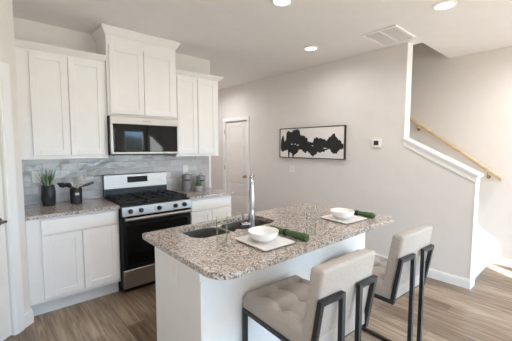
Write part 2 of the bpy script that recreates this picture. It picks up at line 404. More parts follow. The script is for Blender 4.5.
# knee wall cap: sloping top board with face moulding below, and the white board on the end of the full-height wall
bm = B()
def sl(y, dz=0): return KZ0 + (y + 2.165) / (KY + 2.165) * (KZ1 - KZ0) + dz
def slope_board(x0, x1, ya, yb, d0, d1):
    prism(bm, [(x0, ya, sl(ya, d0)), (x0, yb, sl(yb, d0)), (x0, yb, sl(yb, d1)), (x0, ya, sl(ya, d1))], lambda p: p, lambda p: (x1, p[1], p[2]))
slope_board(XB - .028, XB + TW + .028, -2.167, KY - .032, 0.0, .024)
slope_board(XB - .018, XB + TW + .018, -2.167, KY - .02, -.018, 0.0)
slope_board(XB - .012, XB, -2.167, KY - .012, -.075, -.018)
slope_board(XB + TW, XB + TW + .012, -2.167, KY - .012, -.075, -.018)
struct('trim_1', bm, M['trim'])
bm = B(); box(bm, XB - .006, XB + TW + .006, KY - .006, KY, .10, sl(KY, -.02)); struct('trim_2', bm, M['trim'])
bm = B(); box(bm, XB - .004, XB + TW + .004, -2.173, -2.165, sl(-2.165, .02), ZC); struct('trim_3', bm, M['trim'])
# casing and five-panel door in the picture wall
bm = B(); cw = .07
box(bm, XB - .018, XB, DY0 - cw, DY0, 0, DZ, .003); box(bm, XB - .018, XB, DY1, DY1 + cw, 0, DZ, .003); box(bm, XB - .018, XB, DY0 - cw, DY1 + cw, DZ, DZ + cw, .003)
struct('trim_4', bm, M['trim'])
def panel_door(bm, fbox, wdt, hgt, n=5):
    """fbox(u0,u1,n0,n1,z0,z1): slab, stiles, rails and raised fields of a five-panel door"""
    fbox(0, wdt, -.035, -.012, .01, hgt); st = .105
    fbox(0, st, -.012, 0, .01, hgt); fbox(wdt - st, wdt, -.012, 0, .01, hgt)
    rails = [.01 + (hgt - .01 - .10) * i / n for i in range(n + 1)]
    for i, z in enumerate(rails): fbox(st, wdt - st, -.012, 0, z, z + (.10 if i else .14))
    for i in range(n):
        z0 = rails[i] + (.10 if i else .14) + .03; z1 = rails[i + 1] - .03
        fbox(st + .03, wdt - st - .03, -.012, -.004, z0, z1)
bm = B(); panel_door(bm, lambda u0, u1, n0, n1, z0, z1: box(bm, XB + .022 - n1, XB + .022 - n0, DY0 + .004 + u0, DY0 + .004 + u1, z0, z1), DY1 - DY0 - .008, DZ - .006)
dr = struct('door_1', bm, M['doorp'])
bm = B(); cyl(bm, (XB + .022, .835, .91), (XB + .012, .835, .91), .028, seg=20); cyl(bm, (XB + .012, .835, .91), (XB - .02, .835, .91), .01); 
lathe_pts = [(.0, 0)]
for k in range(7):
    a0 = -PI / 2 + PI * k / 7; a1 = -PI / 2 + PI * (k + 1) / 7
    cyl(bm, (XB - .035 + .026 * math.sin(a0), .835, .91), (XB - .035 + .026 * math.sin(a1), .835, .91), max(.001, .028 * math.cos(a0)), max(.001, .028 * math.cos(a1)), 18)
obj('door_knob', bm, M['brass'], dr, True, label='brass knob')
for z in (1.80, 1.06, .28):
    obj('hinge', cyl(B(), (XB - .022, DY1 + .002, z - .045), (XB - .022, DY1 + .002, z + .045), .008, seg=10), M['brass'], dr, label='brass hinge')
# pantry door at the far left
bm = B(); pw(bm, PS0 - .092, PS0, 0, .018, 0, PZ, .003); pw(bm, PS1, PS1 + .092, 0, .018, 0, PZ, .003); pw(bm, PS0 - .092, PS1 + .092, 0, .018, PZ, PZ + .09, .003)
pw(bm, PS0 - .078, PS0 - .012, .018, .023, 0, PZ, .002)
struct('trim_5', bm, M['trim'])
bm = B(); panel_door(bm, lambda u0, u1, n0, n1, z0, z1: pw(bm, PS0 + .004 + u0, PS0 + .004 + u1, n0 - .012, n1 - .012, z0, z1), PS1 - PS0 - .008, PZ - .006)
d2 = struct('door_2', bm, M['doorp'])
bm = B(); q = lambda s, n_, z: P0 + PD * s + PN * n_ + Vector((0, 0, z))
cyl(bm, q(.235, -.012, .93), q(.235, 0.0, .93), .03); cyl(bm, q(.235, 0, .93), q(.235, .045, .93), .011)
tube(bm, [q(.222, .045, .93), q(.26, .047, .93), q(.33, .045, .925)], .010)
obj('door_handle', bm, M['nickel'], d2, True, label='dark nickel lever handle')

# backsplash on the kitchen wall
bm = B(); box(bm, -.742, 1.437, -.009, 0.0, .915, 1.372); box(bm, 0.0, .762, -.009, 0.0, 1.372, 1.42)
struct('backsplash', bm, M['tile'])
struct('trim_6', box(B(), 1.437, 1.455, -.011, 0.0, .915, 1.372), M['trim'])

# ------------------------------------------------------------------ cabinets
def shaker(bm, x0, x1, yf, z0, z1, t=.02, st=.058, rec=.007):
    """a shaker door whose front face is at y = yf (towards -y)"""
    box(bm, x0 + .001, x1 - .001, yf + rec, yf + t, z0 + .001, z1 - .001)
    b_ = .0015
    box(bm, x0, x0 + st, yf, yf + t, z0, z1, b_); box(bm, x1 - st, x1, yf, yf + t, z0, z1, b_)
    box(bm, x0 + st, x1 - st, yf, yf + t, z0, z0 + st, b_); box(bm, x0 + st, x1 - st, yf, yf + t, z1 - st, z1, b_)
    return bm

def crown(bm, x0, x1, yb, yf, z0, z1, pr, left=True, right=True):
    """a cove crown around the top: stacked profile"""
    prof = [(0.006, 0.0), (0.006, .18), (.25, .30), (.55, .50), (.85, .74), (.95, .80), (1.0, .80), (1.0, 1.0)]
    n = len(prof); rows = []
    for p, h in prof:
        o = p * pr; z = z0 + h * (z1 - z0)
        rows.append([bm.verts.new(c) for c in ((x0 - (o if left else 0), yb, z), (x0 - (o if left else 0), yf - o, z), (x1 + (o if right else 0), yf - o, z), (x1 + (o if right else 0), yb, z))])
    for a, b in zip(rows, rows[1:]):
        for i in range(4): bm.faces.new((a[i], a[(i + 1) % 4], b[(i + 1) % 4], b[i]))
    bm.faces.new(list(reversed(rows[0]))); bm.faces.new(rows[-1]); return bm

def upper(label, x0, x1, yf, z0, z1, doors, dz0, dz1, zc, pr, cl, cr_):
    t = thing('upper_cabinet', label, 'cabinet', ((x0 + x1) / 2, -.005, z0))
    obj('body', box(B(), x0, x1, yf + .02, -.001, z0, z1, .002), M['white'], t)
    for a, b in doors: obj('door', shaker(B(), a, b, yf, dz0, dz1), M['white'], t)
    obj('crown_molding', crown(B(), x0, x1, -.001, yf + .02, z1 - .015, zc, pr, cl, cr_), M['white'], t)
    return t
upper('white two-door wall cabinet left of the microwave, above the plant and utensil crock', -.741, -.002, -.35, 1.372, 2.355, [(-.636, -.344), (-.338, -.030)], 1.408, 2.335, 2.408, .05, False, False)
upper('tall white two-door cabinet above the microwave, its crown touching the ceiling', .0, .762, -.385, 1.812, 2.62, [(.022, .372), (.378, .73)], 1.835, 2.53, 2.706, .042, True, True)
upper('white two-door wall cabinet right of the microwave, above the grey canisters', .764, 1.383, -.35, 1.372, 2.355, [(.785, 1.055), (1.068, 1.345)], 1.408, 2.335, 2.408, .05, False, True)

def base_cab(label, x0, x1, fx0, fx1, ndoor=2):
    t = thing('base_cabinet', label, 'cabinet', ((x0 + x1) / 2, -.3, 0))
    obj('body', box(B(), x0, x1, -.61, -.001, .135, .882, .002), M['white'], t)
    obj('toe_kick', box(B(), x0, x1, -.525, -.05, 0, .135), M['toe'], t)
    obj('drawer', box(B(), fx0, fx1, -.63, -.61, .738, .862, .003), M['white'], t)
    wd = (fx1 - fx0 + .006) / ndoor
    for i in range(ndoor): obj('door', shaker(B(), fx0 + wd * i, fx0 + wd * (i + 1) - .006, -.63, .168, .722), M['white'], t)
    return t
base_cab('white base cabinet left of the range, with one drawer above two doors', -.740, -.004, -.638, -.022)
base_cab('white base cabinet right of the range, beyond the island', .768, 1.385, .795, 1.36)
def counter(label, x0, x1):
    o = obj('countertop', box(B(), x0, x1, -.648, -.010, .8825, .9135, .004, 2), M['granite'])
    return tag(o, label, 'countertop')
counter('speckled granite countertop left of the range, under the plant and crock', -.741, -.001)
counter('speckled granite countertop right of the range, under the canisters', .764, 1.405)

# ------------------------------------------------------------------ range
rg = thing('range', 'stainless and black gas range between the white base cabinets', 'stove', (.381, -.35, 0))
bm = B(); box(bm, .004, .758, -.655, -.02, .06, .80, .003); box(bm, .03, .73, -.60, -.05, 0.0, .06)
obj('body', bm, M['black'], rg)
bm = B(); box(bm, .004, .758, -.665, -.075, .80, .915, .004)
obj('cooktop', bm, M['black'], rg)
bm = B(); prism(bm, [(.006, -.665, .806), (.006, -.700, .806), (.006, -.688, .895), (.006, -.665, .903)], lambda p: p, lambda p: (.756, p[1], p[2]))
obj('control_panel', bm, M['steel'], rg)
for x in (.085, .190, .381, .565, .672):
    k = B(); c0 = Vector((x, -.694, .850)); nn = Vector((0, -1, .13)).normalized()
    cyl(k, c0, c0 + nn * .008, .024, seg=20); cyl(k, c0 + nn * .008, c0 + nn * .034, .019, .016, 20); tube(k, [c0 + nn * .036 + Vector((0, 0, -.017)), c0 + nn * .036 + Vector((0, 0, .017))], .004, square=True)
    obj('knob', k, M['knob'], rg, True)
dk = B(); box(dk, .006, .756, -.682, -.655, .262, .796, .004)
od = obj('oven_door', dk, M['black'], rg)
obj('window', box(B(), .05, .712, -.685, -.681, .30, .70, .001), M['glassb'], od)
hb = B(); tube(hb, [(.02, -.728, .776), (.742, -.728, .776)], .017, seg=14)
for x in (.04, .722): box(hb, x - .012, x + .012, -.722, -.681, .762, .790)
obj('handle', hb, M['steel'], od, True, label='stainless bar handle')
obj('drawer', box(B(), .006, .756, -.684, -.655, .068, .252, .004), M['steel'], rg)
bm = B(); prism(bm, [(.012, -.012, .915), (.012, -.085, .915), (.012, -.075, 1.01), (.012, -.012, 1.01)], lambda p: p, lambda p: (.75, p[1], p[2]))
obj('vent_rail', bm, M['black'], rg)
bm = B(); prism(bm, [(.012, -.012, 1.01), (.012, -.080, 1.01), (.012, -.066, 1.165), (.012, -.055, 1.172), (.012, -.012, 1.172)], lambda p: p, lambda p: (.75, p[1], p[2]))
bgd = obj('backguard', bm, M['steel'], rg)
bm = B(); prism(bm, [(.265, -.075, 1.068), (.265, -.0785, 1.068), (.265, -.0725, 1.138), (.265, -.069, 1.138)], lambda p: p, lambda p: (.505, p[1], p[2]))
ds = obj('display', bm, M['lcd'], bgd)
for (x, y, r) in ((.15, -.22, .045), (.15, -.50, .05), (.381, -.36, .055), (.612, -.22, .04), (.612, -.50, .05)):
    b_ = B(); cyl(b_, (x, y, .9145), (x, y, .924), r); cyl(b_, (x, y, .924), (x, y, .930), r * .75)
    obj('burner', b_, M['iron'], rg, True)
for (x0, x1) in ((.03, .262), (.270, .492), (.500, .732)):
    g = B(); y0, y1, z0, z1 = -.635, -.105, .934, .948
    box(g, x0, x0 + .012, y0, y1, z0, z1); box(g, x1 - .012, x1, y0, y1, z0, z1); box(g, x0, x1, y0, y0 + .012, z0, z1); box(g, x0, x1, y1 - .012, y1, z0, z1)
    box(g, x0, x1, -.376, -.364, z0, z1); xm = (x0 + x1) / 2; box(g, xm - .006, xm + .006, y0, y1, z0, z1)
    for yy in (-.50, -.22): box(g, x0, x1, yy - .006, yy + .006, z0, z1)
    for xx in (x0 + .006, x1 - .006):
        for yy in (y0 + .006, y1 - .006, -.37): box(g, xx - .006, xx + .006, yy - .006, yy + .006, .915, z0)
    obj('grate', g, M['iron'], rg)

# ------------------------------------------------------------------ microwave
mw = thing('microwave', 'stainless over-the-range microwave with black glass front', 'microwave', (.381, -.2, 1.40))
obj('body', box(B(), .003, .759, -.385, -.011, 1.402, 1.810, .003), M['black'], mw)
bm = B(); x0, x1, z0, z1, yf, yb = .003, .759, 1.412, 1.810, -.412, -.385
box(bm, x0, x1, yf, yb, 1.728, z1, .003); box(bm, x0, x1, yf, yb, z0, 1.434, .003); box(bm, x0, x0 + .024, yf, yb, 1.434, 1.728); box(bm, x1 - .016, x1, yf, yb, 1.434, 1.728)
fr = obj('front_frame', bm, M['steel'], mw)
obj('badge', box(B(), .335, .425, yf - .0012, yf + .001, 1.764, 1.772), M['nickel'], fr)
bm = B(); box(bm, x0 + .025, .545, yf + .003, yb, 1.435, 1.727)
dg = obj('door', bm, M['glassb'], mw, label='black glass door')
bm = B(); box(bm, .547, x1 - .017, yf + .004, yb, 1.435, 1.727)
obj('control_panel', bm, M['glassb'], mw, label='black touch control panel')
bm = B(); box(bm, .02, .742, -.395, -.40 + .02, 1.400, 1.4115); obj('vent_grille', bm, M['black'], mw)

# ------------------------------------------------------------------ island
IX0, IX1, IY0, IY1 = -.135, 1.512, -2.408, -1.800
isl = thing('kitchen_island', 'white panelled kitchen island base under the granite top with the sink', 'kitchen island', ((IX0 + IX1) / 2, -2.1, 0))
bm = B()
prism(bm, [(IX0, IY1, .155), (IX0, IY1, .882), (IX0, IY0 + .02, .882), (IX0, IY0 + .02, 0), (IX0, IY1 - .065, 0), (IX0, IY1 - .065, .155)], lambda p: p, lambda p: (IX0 + .02, p[1], p[2]))
prism(bm, [(IX1, IY1, .155), (IX1, IY1, .882), (IX1, IY0 + .02, .882), (IX1, IY0 + .02, 0), (IX1, IY1 - .065, 0), (IX1, IY1 - .065, .155)], lambda p: p, lambda p: (IX1 - .02, p[1], p[2]))
box(bm, IX0 + .02, IX1 - .02, IY1 - .085, IY1 - .065, 0, .155); box(bm, IX0 + .02, IX1 - .02, IY0 + .02, IY1 - .02, .155, .175)
box(bm, IX0 + .02, IX1 - .02, IY1 - .02, IY1, .175, .66); box(bm, .80, IX1 - .02, IY1 - .02, IY1, .66, .882)
obj('body', bm, M['white'], isl)
obj('seating_panel', box(B(), IX0, IX1, IY0, IY0 + .02, 0, .882, .001), M['white'], isl)
wd = (IX1 - IX0 - .04) / 4
for i in range(4):
    d_ = shaker(B(), 0, wd - .006, -.02, 0, .68)
    bmesh.ops.rotate(d_, verts=d_.verts, cent=(0, 0, 0), matrix=Matrix.Rotation(PI, 3, 'Z'))
    bmesh.ops.translate(d_, verts=d_.verts, vec=(IX0 + .02 + wd * (i + 1), IY1, .175))
    obj('door', d_, M['white'], isl)
bm = B(); box(bm, IX0 - .012, IX0, IY0, IY0 + .105, 0, .800, .002); box(bm, IX0 - .018, IX0, IY0, IY0 + .11, .80, .882, .003)
obj('corner_post', bm, M['white'], isl)

def rrect(x0, x1, y0, y1, r, n=6):
    rs = r if isinstance(r, (list, tuple)) else [r] * 4
    pts = []
    for (cx, cy, a0, rr) in ((x1 - rs[0], y1 - rs[0], 0, rs[0]), (x0 + rs[1], y1 - rs[1], PI / 2, rs[1]), (x0 + rs[2], y0 + rs[2], PI, rs[2]), (x1 - rs[3], y0 + rs[3], 1.5 * PI, rs[3])):
        for i in range(n + 1):
            a = a0 + PI / 2 * i / n; pts.append((cx + rr * math.cos(a), cy + rr * math.sin(a)))
    return pts
TX0, TX1, TY0, TY1 = -.200, 1.555, -2.648, -1.738
outer = rrect(TX0, TX1, TY0, TY1, [.05, .025, .12, .035], 8)
SX0, SX1, SY0, SY1 = .010, .735, -2.105, -1.800
# sink cut-out with a small rounded scallop between the bowls on the near side
hole = rrect(SX0, SX1, SY0, SY1, .085, 8)
xm = .345
sc_pts = [(xm - .045, SY0), (xm - .022, SY0 + .012), (xm, SY0 + .040), (xm + .022, SY0 + .012), (xm + .045, SY0)]
hole = hole[:27] + sc_pts + hole[27:]
def slab_with_hole(outer, hole, z0, z1):
    bm = B()
    for z in (z0, z1):
        es = []
        for lp in (outer, hole):
            vs = [bm.verts.new((x, y, z)) for x, y in lp]
            es += [bm.edges.new((vs[i], vs[(i + 1) % len(vs)])) for i in range(len(vs))]
            if lp is outer: vo = vs
            else: vh = vs
        bmesh.ops.triangle_fill(bm, use_beauty=True, use_dissolve=False, edges=es)
        if z == z0: lo = (vo, vh)
    for a, b in ((lo[0], vo), (lo[1], vh)):
        for i in range(len(a)): bm.faces.new((a[i], a[(i + 1) % len(a)], b[(i + 1) % len(a)], b[i]))
    return bm
tp = obj('countertop', slab_with_hole(outer, hole, .8825, .914), M['granite'])
tag(tp, 'large speckled granite island countertop with the sink cut into it', 'countertop')

sk = thing('sink', 'double-bowl stainless undermount sink in the island countertop', 'sink', (.37, -1.95, .88))
def tub(x0, x1, y0, y1, depth):
    bm = B(); rings = []
    for (o, z, r) in ((-.012, .881, .10), (-.002, .881, .09), (0, .872, .088), (.012, .881 - depth + .03, .07), (.03, .881 - depth, .05)):
        rings.append([bm.verts.new((x, y, z)) for x, y in rrect(x0 + o, x1 - o, y0 + o, y1 - o, r, 6)])
    for a, b in zip(rings, rings[1:]):
        for i in range(len(a)): bm.faces.new((a[i], a[(i + 1) % len(a)], b[(i + 1) % len(a)], b[i]))
    bm.faces.new(rings[-1]); return bm
for (a, b, nm) in ((.002, .336, 'left'), (.362, .743, 'right')):
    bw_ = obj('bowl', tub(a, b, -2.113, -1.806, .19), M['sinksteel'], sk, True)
    cxm = (a + b) / 2
    dm = B(); lathe(dm, [(.038, .0), (.038, .004), (.026, .004), (.024, .001)], (cxm, -1.955, .692), 24); obj('drain', dm, M['chrome'], bw_, True)
obj('divider', box(B(), .330, .368, -2.09, -1.83, .868, .879, .003), M['sinksteel'], sk)

# faucet
fc = thing('faucet', 'chrome pull-down kitchen faucet behind the sink on the island', 'faucet', (.405, -2.165, .914))
fx, fy = .405, -2.165; vd = Vector((.66, .75, 0))
bm = B(); lathe(bm, [(.030, 0), (.030, .006), (.023, .012), (.021, .10), (.019, .13), (.016, .15)], (fx, fy, .914), 24)
obj('base', bm, M['chrome'], fc, True)
R_ = .062; pts = [Vector((fx, fy, 1.06)), Vector((fx, fy, 1.225))]
for k in range(1, 11):
    a = PI * k / 10; pts.append(Vector((fx, fy, 1.225)) + vd * (R_ * (1 - math.cos(a))) + Vector((0, 0, R_ * math.sin(a))))
pts.append(pts[-1] + Vector((0, 0, -.03)))
obj('spout', tube(B(), pts, .0165, seg=16), M['chrome'], fc, True)
bm = B(); e_ = pts[-1]; cyl(bm, e_, e_ + Vector((0, 0, -.02)), .017, .021); cyl(bm, e_ + Vector((0, 0, -.02)), e_ + Vector((0, 0, -.105)), .021, .023); cyl(bm, e_ + Vector((0, 0, -.105)), e_ + Vector((0, 0, -.112)), .016)
obj('spray_head', bm, M['chrome'], fc, True)
hd = Vector((-.78, .30, 0)).normalized()
bm = B(); c0 = Vector((fx, fy, .962)); cyl(bm, c0, c0 + hd * .075, .017, .0165); tube(bm, [c0 + hd * .062, c0 + hd * .060 + Vector((0, 0, .04)), c0 + hd * .066 + Vector((0, 0, .078))], [.006, .006, .0075], seg=10)
obj('lever', bm, M['chrome'], fc, True)

# ------------------------------------------------------------------ wall plates
def wall_plate(label, build, cat='outlet', group=None, kind='outlet'):
    """build(u0,u1,n0,n1,z0,z1): box in the plate's frame; u along wall, n out of it"""
    (loc, f) = build
    t = thing('wall_outlet' if kind == 'outlet' else 'light_switch', label, 'outlet' if kind == 'outlet' else 'switch', loc)
    obj('cover_plate', f(-.036, .036, 0, .006, -.058, .058), M['plast'], t)
    if kind == 'outlet':
        for z in (-.020, .020): obj('socket', f(-.017, .017, .006, .0085, z - .014, z + .014), M['doorp'], t)
    else:
        obj('rocker', f(-.017, .017, .006, .010, -.033, .033), M['doorp'], t)
    return t
def on_kitchen(x, z): return ((x, -.0095, z), lambda u0, u1, n0, n1, z0, z1: box(B(), x + u0, x + u1, -.0095 - n1, -.0095 - n0, z + z0, z + z1, .001))
def on_right(y, z, wf=1.0): return ((XB, y, z), lambda u0, u1, n0, n1, z0, z1: box(B(), XB - n1, XB - n0, y + u0 * wf, y + u1 * wf, z + z0, z + z1, .001))
def on_island(y, z): return ((IX0, y, z), lambda u0, u1, n0, n1, z0, z1: box(B(), IX0 - n1, IX0 - n0, y + u0, y + u1, z + z0, z + z1, .001))
wall_plate('white outlet plate on the grey tile behind the potted plant', on_kitchen(-.595, 1.185))
wall_plate('white outlet plate on the grey tile above the tallest canister', on_kitchen(1.055, 1.185))
wall_plate('white outlet plate on the end panel of the island', on_island(-2.075, .735))
wall_plate('white light switch on the wall below the black and white painting', on_right(-.385, 1.135, 1.5), kind='switch')
th = thing('thermostat', 'small white square thermostat with dark screen on the picture wall', 'thermostat', (XB, -1.83, 1.54))
obj('case', box(B(), XB - .022, XB, -1.895, -1.765, 1.485, 1.597, .005, 2), M['plast'], th, True)
obj('screen', box(B(), XB - .0235, XB - .020, -1.862, -1.800, 1.515, 1.572, .001), M['screen'], th, label='dark square screen')

# ------------------------------------------------------------------ painting
pt = thing('painting', 'wide framed abstract painting of black ink blots on white canvas', 'painting', (XB, -.75, 1.55))
PY0, PY1, PZ0, PZ1 = -.135, -1.385, 1.315, 1.795
obj('canvas', box(B(), XB - .034, XB - .008, PY1 + .012, PY0 - .012, PZ0 + .012, PZ1 - .012), M['canvas'], pt)
bm = B(); x0, x1 = XB - .042, XB - .001
box(bm, x0, x1, PY1, PY0, PZ0, PZ0 + .009); box(bm, x0, x1, PY1, PY0, PZ1 - .009, PZ1); box(bm, x0, x1, PY1, PY1 + .009, PZ0 + .009, PZ1 - .009); box(bm, x0, x1, PY0 - .009, PY0, PZ0 + .009, PZ1 - .009)
obj('frame', bm, M['frame'], pt)
top = [(70, 195), (72, 165), (80, 135), (88, 133), (92, 165), (102, 160), (106, 110), (118, 103), (135, 110), (150, 95), (165, 90), (185, 95), (192, 125), (215, 130), (235, 145), (238, 165), (250, 170), (268, 172), (275, 145), (290, 138), (310, 145), (335, 150), (350, 158), (365, 140), (385, 120), (398, 115), (405, 135), (420, 150), (435, 158), (445, 175), (453, 182)]
bot = [(453, 206), (440, 210), (425, 215), (415, 235), (400, 237), (380, 225), (372, 212), (345, 215), (335, 228), (315, 232), (300, 228), (285, 245), (270, 255), (255, 245), (248, 235), (235, 225), (225, 237), (205, 220), (185, 215), (175, 235), (155, 247), (150, 264), (144, 264), (140, 240), (126, 235), (123, 264), (117, 262), (114, 215), (105, 220), (85, 232), (75, 226), (70, 210)]
def rough(lst):
    o = []
    for (a, b) in zip(lst, lst[1:]):
        o.append(a)
        for t in (.17, .33, .5, .66, .83): o.append((a[0] + (b[0] - a[0]) * t, a[1] + (b[1] - a[1]) * t + random.uniform(-5, 5)))
    o.append(lst[-1]); return o
poly = []
for (x, y) in rough(top) + rough(bot):
    u = (x - 67) / 388; yt_ = 92 - 24 * u; yb_ = 262 + 6 * u; v = (yb_ - y) / (yb_ - yt_)
    u2 = u * 1.176 / (1 + .176 * u)
    poly.append((PY0 - .012 - (u2) * (PY0 - PY1 - .024), PZ0 + .010 + v * (PZ1 - PZ0 - .02)))
bm = B(); vs = [bm.verts.new((XB - .0352, y, z)) for y, z in poly]
es = [bm.edges.new((vs[i], vs[(i + 1) % len(vs)])) for i in range(len(vs))]
bmesh.ops.triangle_fill(bm, use_beauty=True, edges=es)
obj('ink_motif', bm, M['ink'], pt, label='black ink blots')
bm = B()
for (x, y, w_, h_) in ((150, 183, 8, 3), (172, 182, 9, 2.5), (190, 188, 6, 5), (283, 190, 8, 2.5), (355, 205, 14, 2)):
    u = (x - 67) / 388; v = (262 + 6 * u - y) / (170 + 30 * u); cy_ = PY0 - .012 - u * 1.226; cz_ = PZ0 + .01 + v * .46
    vs = [bm.verts.new((XB - .0358, cy_ + math.cos(2 * PI * k / 9) * w_ * .0031 * random.uniform(.6, 1.1), cz_ + math.sin(2 * PI * k / 9) * h_ * .0028 * random.uniform(.6, 1.1))) for k in range(9)]
    bm.faces.new(vs); obj('paint_fleck', bm, M['canvas'], pt, label='white fleck in the ink'); bm = B()
bm.free()

# ------------------------------------------------------------------ ceiling fixtures
vt = thing('air_vent', 'white return air grille in the ceiling beside the stairs', 'vent', (2.42, -2.115, ZC))
vx0, vx1, vy0, vy1 = 2.165, 2.675, -2.31, -1.925
bm = B(); z0, z1 = ZC - .012, ZC; f_ = .028
box(bm, vx0, vx1, vy0, vy0 + f_, z0, z1); box(bm, vx0, vx1, vy1 - f_, vy1, z0, z1); box(bm, vx0, vx0 + f_, vy0 + f_, vy1 - f_, z0, z1); box(bm, vx1 - f_, vx1, vy0 + f_, vy1 - f_, z0, z1)
vm = (vy0 + vy1) / 2; box(bm, vx0 + f_, vx1 - f_, vm - .010, vm + .010, z0, z1)
obj('frame', bm, M['trim'], vt)
obj('backing', box(B(), vx0 + f_, vx1 - f_, vy0 + f_, vy1 - f_, ZC - .003, ZC - .0005), M['grille'], vt)
bm = B(); n_ = 15
for i in range(n_):
    x = vx0 + f_ + (vx1 - vx0 - 2 * f_) * (i + .5) / n_
    for ya, yb in ((vy0 + f_, vm - .01), (vm + .01, vy1 - f_)):
        prism(bm, [(x - .006, ya, ZC - .004), (x + .003, ya, ZC - .011), (x + .005, ya, ZC - .010), (x - .004, ya, ZC - .003)], lambda p: p, lambda p, yb=yb: (p[0], yb, p[2]))
obj('louvers', bm, M['trim'], vt)

def downlight(x, y, label, vis=True):
    t = thing('recessed_light', label, 'ceiling light', (x, y, ZC), group='recessed ceiling lights')
    bm = B(); lathe(bm, [(.095, -.0005), (.094, -.006), (.072, -.012), (.068, -.004), (.068, -.0005)], (x, y, ZC), 32, False, False); obj('trim_ring', bm, M['trim'], t, True)
    bm = B(); lathe(bm, [(.0685, -.006), (.04, -.0085), (.001, -.0095)], (x, y, ZC), 32, False, True); obj('lens', bm, M['lens'], t, True, label='lit white lens')
    ld = bpy.data.lights.new('downlight', 'AREA'); ld.shape = 'DISK'; ld.size = .13; ld.energy = LAMP * (2.2 if y > 0 else 4.0 if x > 3 else 1.0); ld.color = (.98, .97, 1.0); ld.spread = math.radians(165)  # more power for the added hall and stair-foot lamps
    lo = bpy.data.objects.new('downlight', ld); COL.objects.link(lo); lo.location = (0, 0, -.016); lo.parent = t
downlight(.965, -1.900, 'lit recessed light at the top edge, over the island between sink and range')
downlight(2.110, -1.290, 'small lit recessed light farthest back, near the picture wall')
downlight(2.062, -2.770, 'lit recessed light in front of the ceiling vent, near the stairs')
for (x, y) in ((-.40, -2.9), (.9, -4.3), (2.2, -4.6), (-.6, -6.0), (1.2, -6.6), (2.8, -6.6), (2.0, 1.25), (3.36, -3.75)):  # unseen lamps added to brighten the room, hall and stair foot
    downlight(x, y, 'lit recessed ceiling light out of the frame')

# ------------------------------------------------------------------ stairs and handrail
st = thing('staircase', 'white carpeted stairs rising behind the knee wall at the right', 'stairs', (3.4, -2.6, 0))
NR, RISE, RUN, SY = 11, .186, .262, -2.885
for k in range(NR):
    ya = SY + RUN * k; z1 = RISE * (k + 1); bm = B()
    xa, xb = XB + TW + .005, XC - .018
    prof = [(ya + .012, RISE * k), (ya + .012, z1 - .045), (ya - .012, z1 - .034), (ya - .020, z1 - .018), (ya - .012, z1 - .004), (ya + .006, z1), (ya + RUN + .03, z1), (ya + RUN + .03, RISE * k)]
    prism(bm, [(xa, y, z) for y, z in prof], lambda p: p, lambda p: (xb, p[1], p[2]))
    obj('step', bm, M['carpet'], st)
bm = B(); ye = SY + RUN * NR
prism(bm, [(XC - .017, SY - .085, 0), (XC - .017, SY - .085, .25), (XC - .017, SY - .02, .33), (XC - .017, ye, .33 + RISE * NR), (XC - .017, ye, 0)], lambda p: p, lambda p: (XC - .001, p[1], p[2]))
obj('skirt_board', bm, M['trim'], st)
hr = thing('handrail', 'light oak handrail sloping down the wall above the stairs', 'handrail', (3.80, -2.4, 1.5))
def hz(y): return 1.097 + (y + 2.945) * .735
bm = B(); ya, yb = -2.945, 1.2
prism(bm, [(3.775, ya, hz(ya) - .028), (3.825, ya, hz(ya) - .028), (3.829, ya, hz(ya) + .012), (3.820, ya, hz(ya) + .030), (3.780, ya, hz(ya) + .030), (3.771, ya, hz(ya) + .012)], lambda p: p, lambda p: (p[0], yb, p[2] + (yb - ya) * .735))
obj('rail', bm, M['oak'], hr)
for y in (-2.80, -1.93, -.6, .6):
    bm = B(); cyl(bm, (XC - .001, y, hz(y) - .09), (XC - .008, y, hz(y) - .09), .022); tube(bm, [(XC - .006, y, hz(y) - .09), (3.81, y, hz(y) - .085), (3.80, y, hz(y) - .07), (3.80, y, hz(y) - .026)], .006)
    obj('bracket', bm, M['brass'], hr, True)

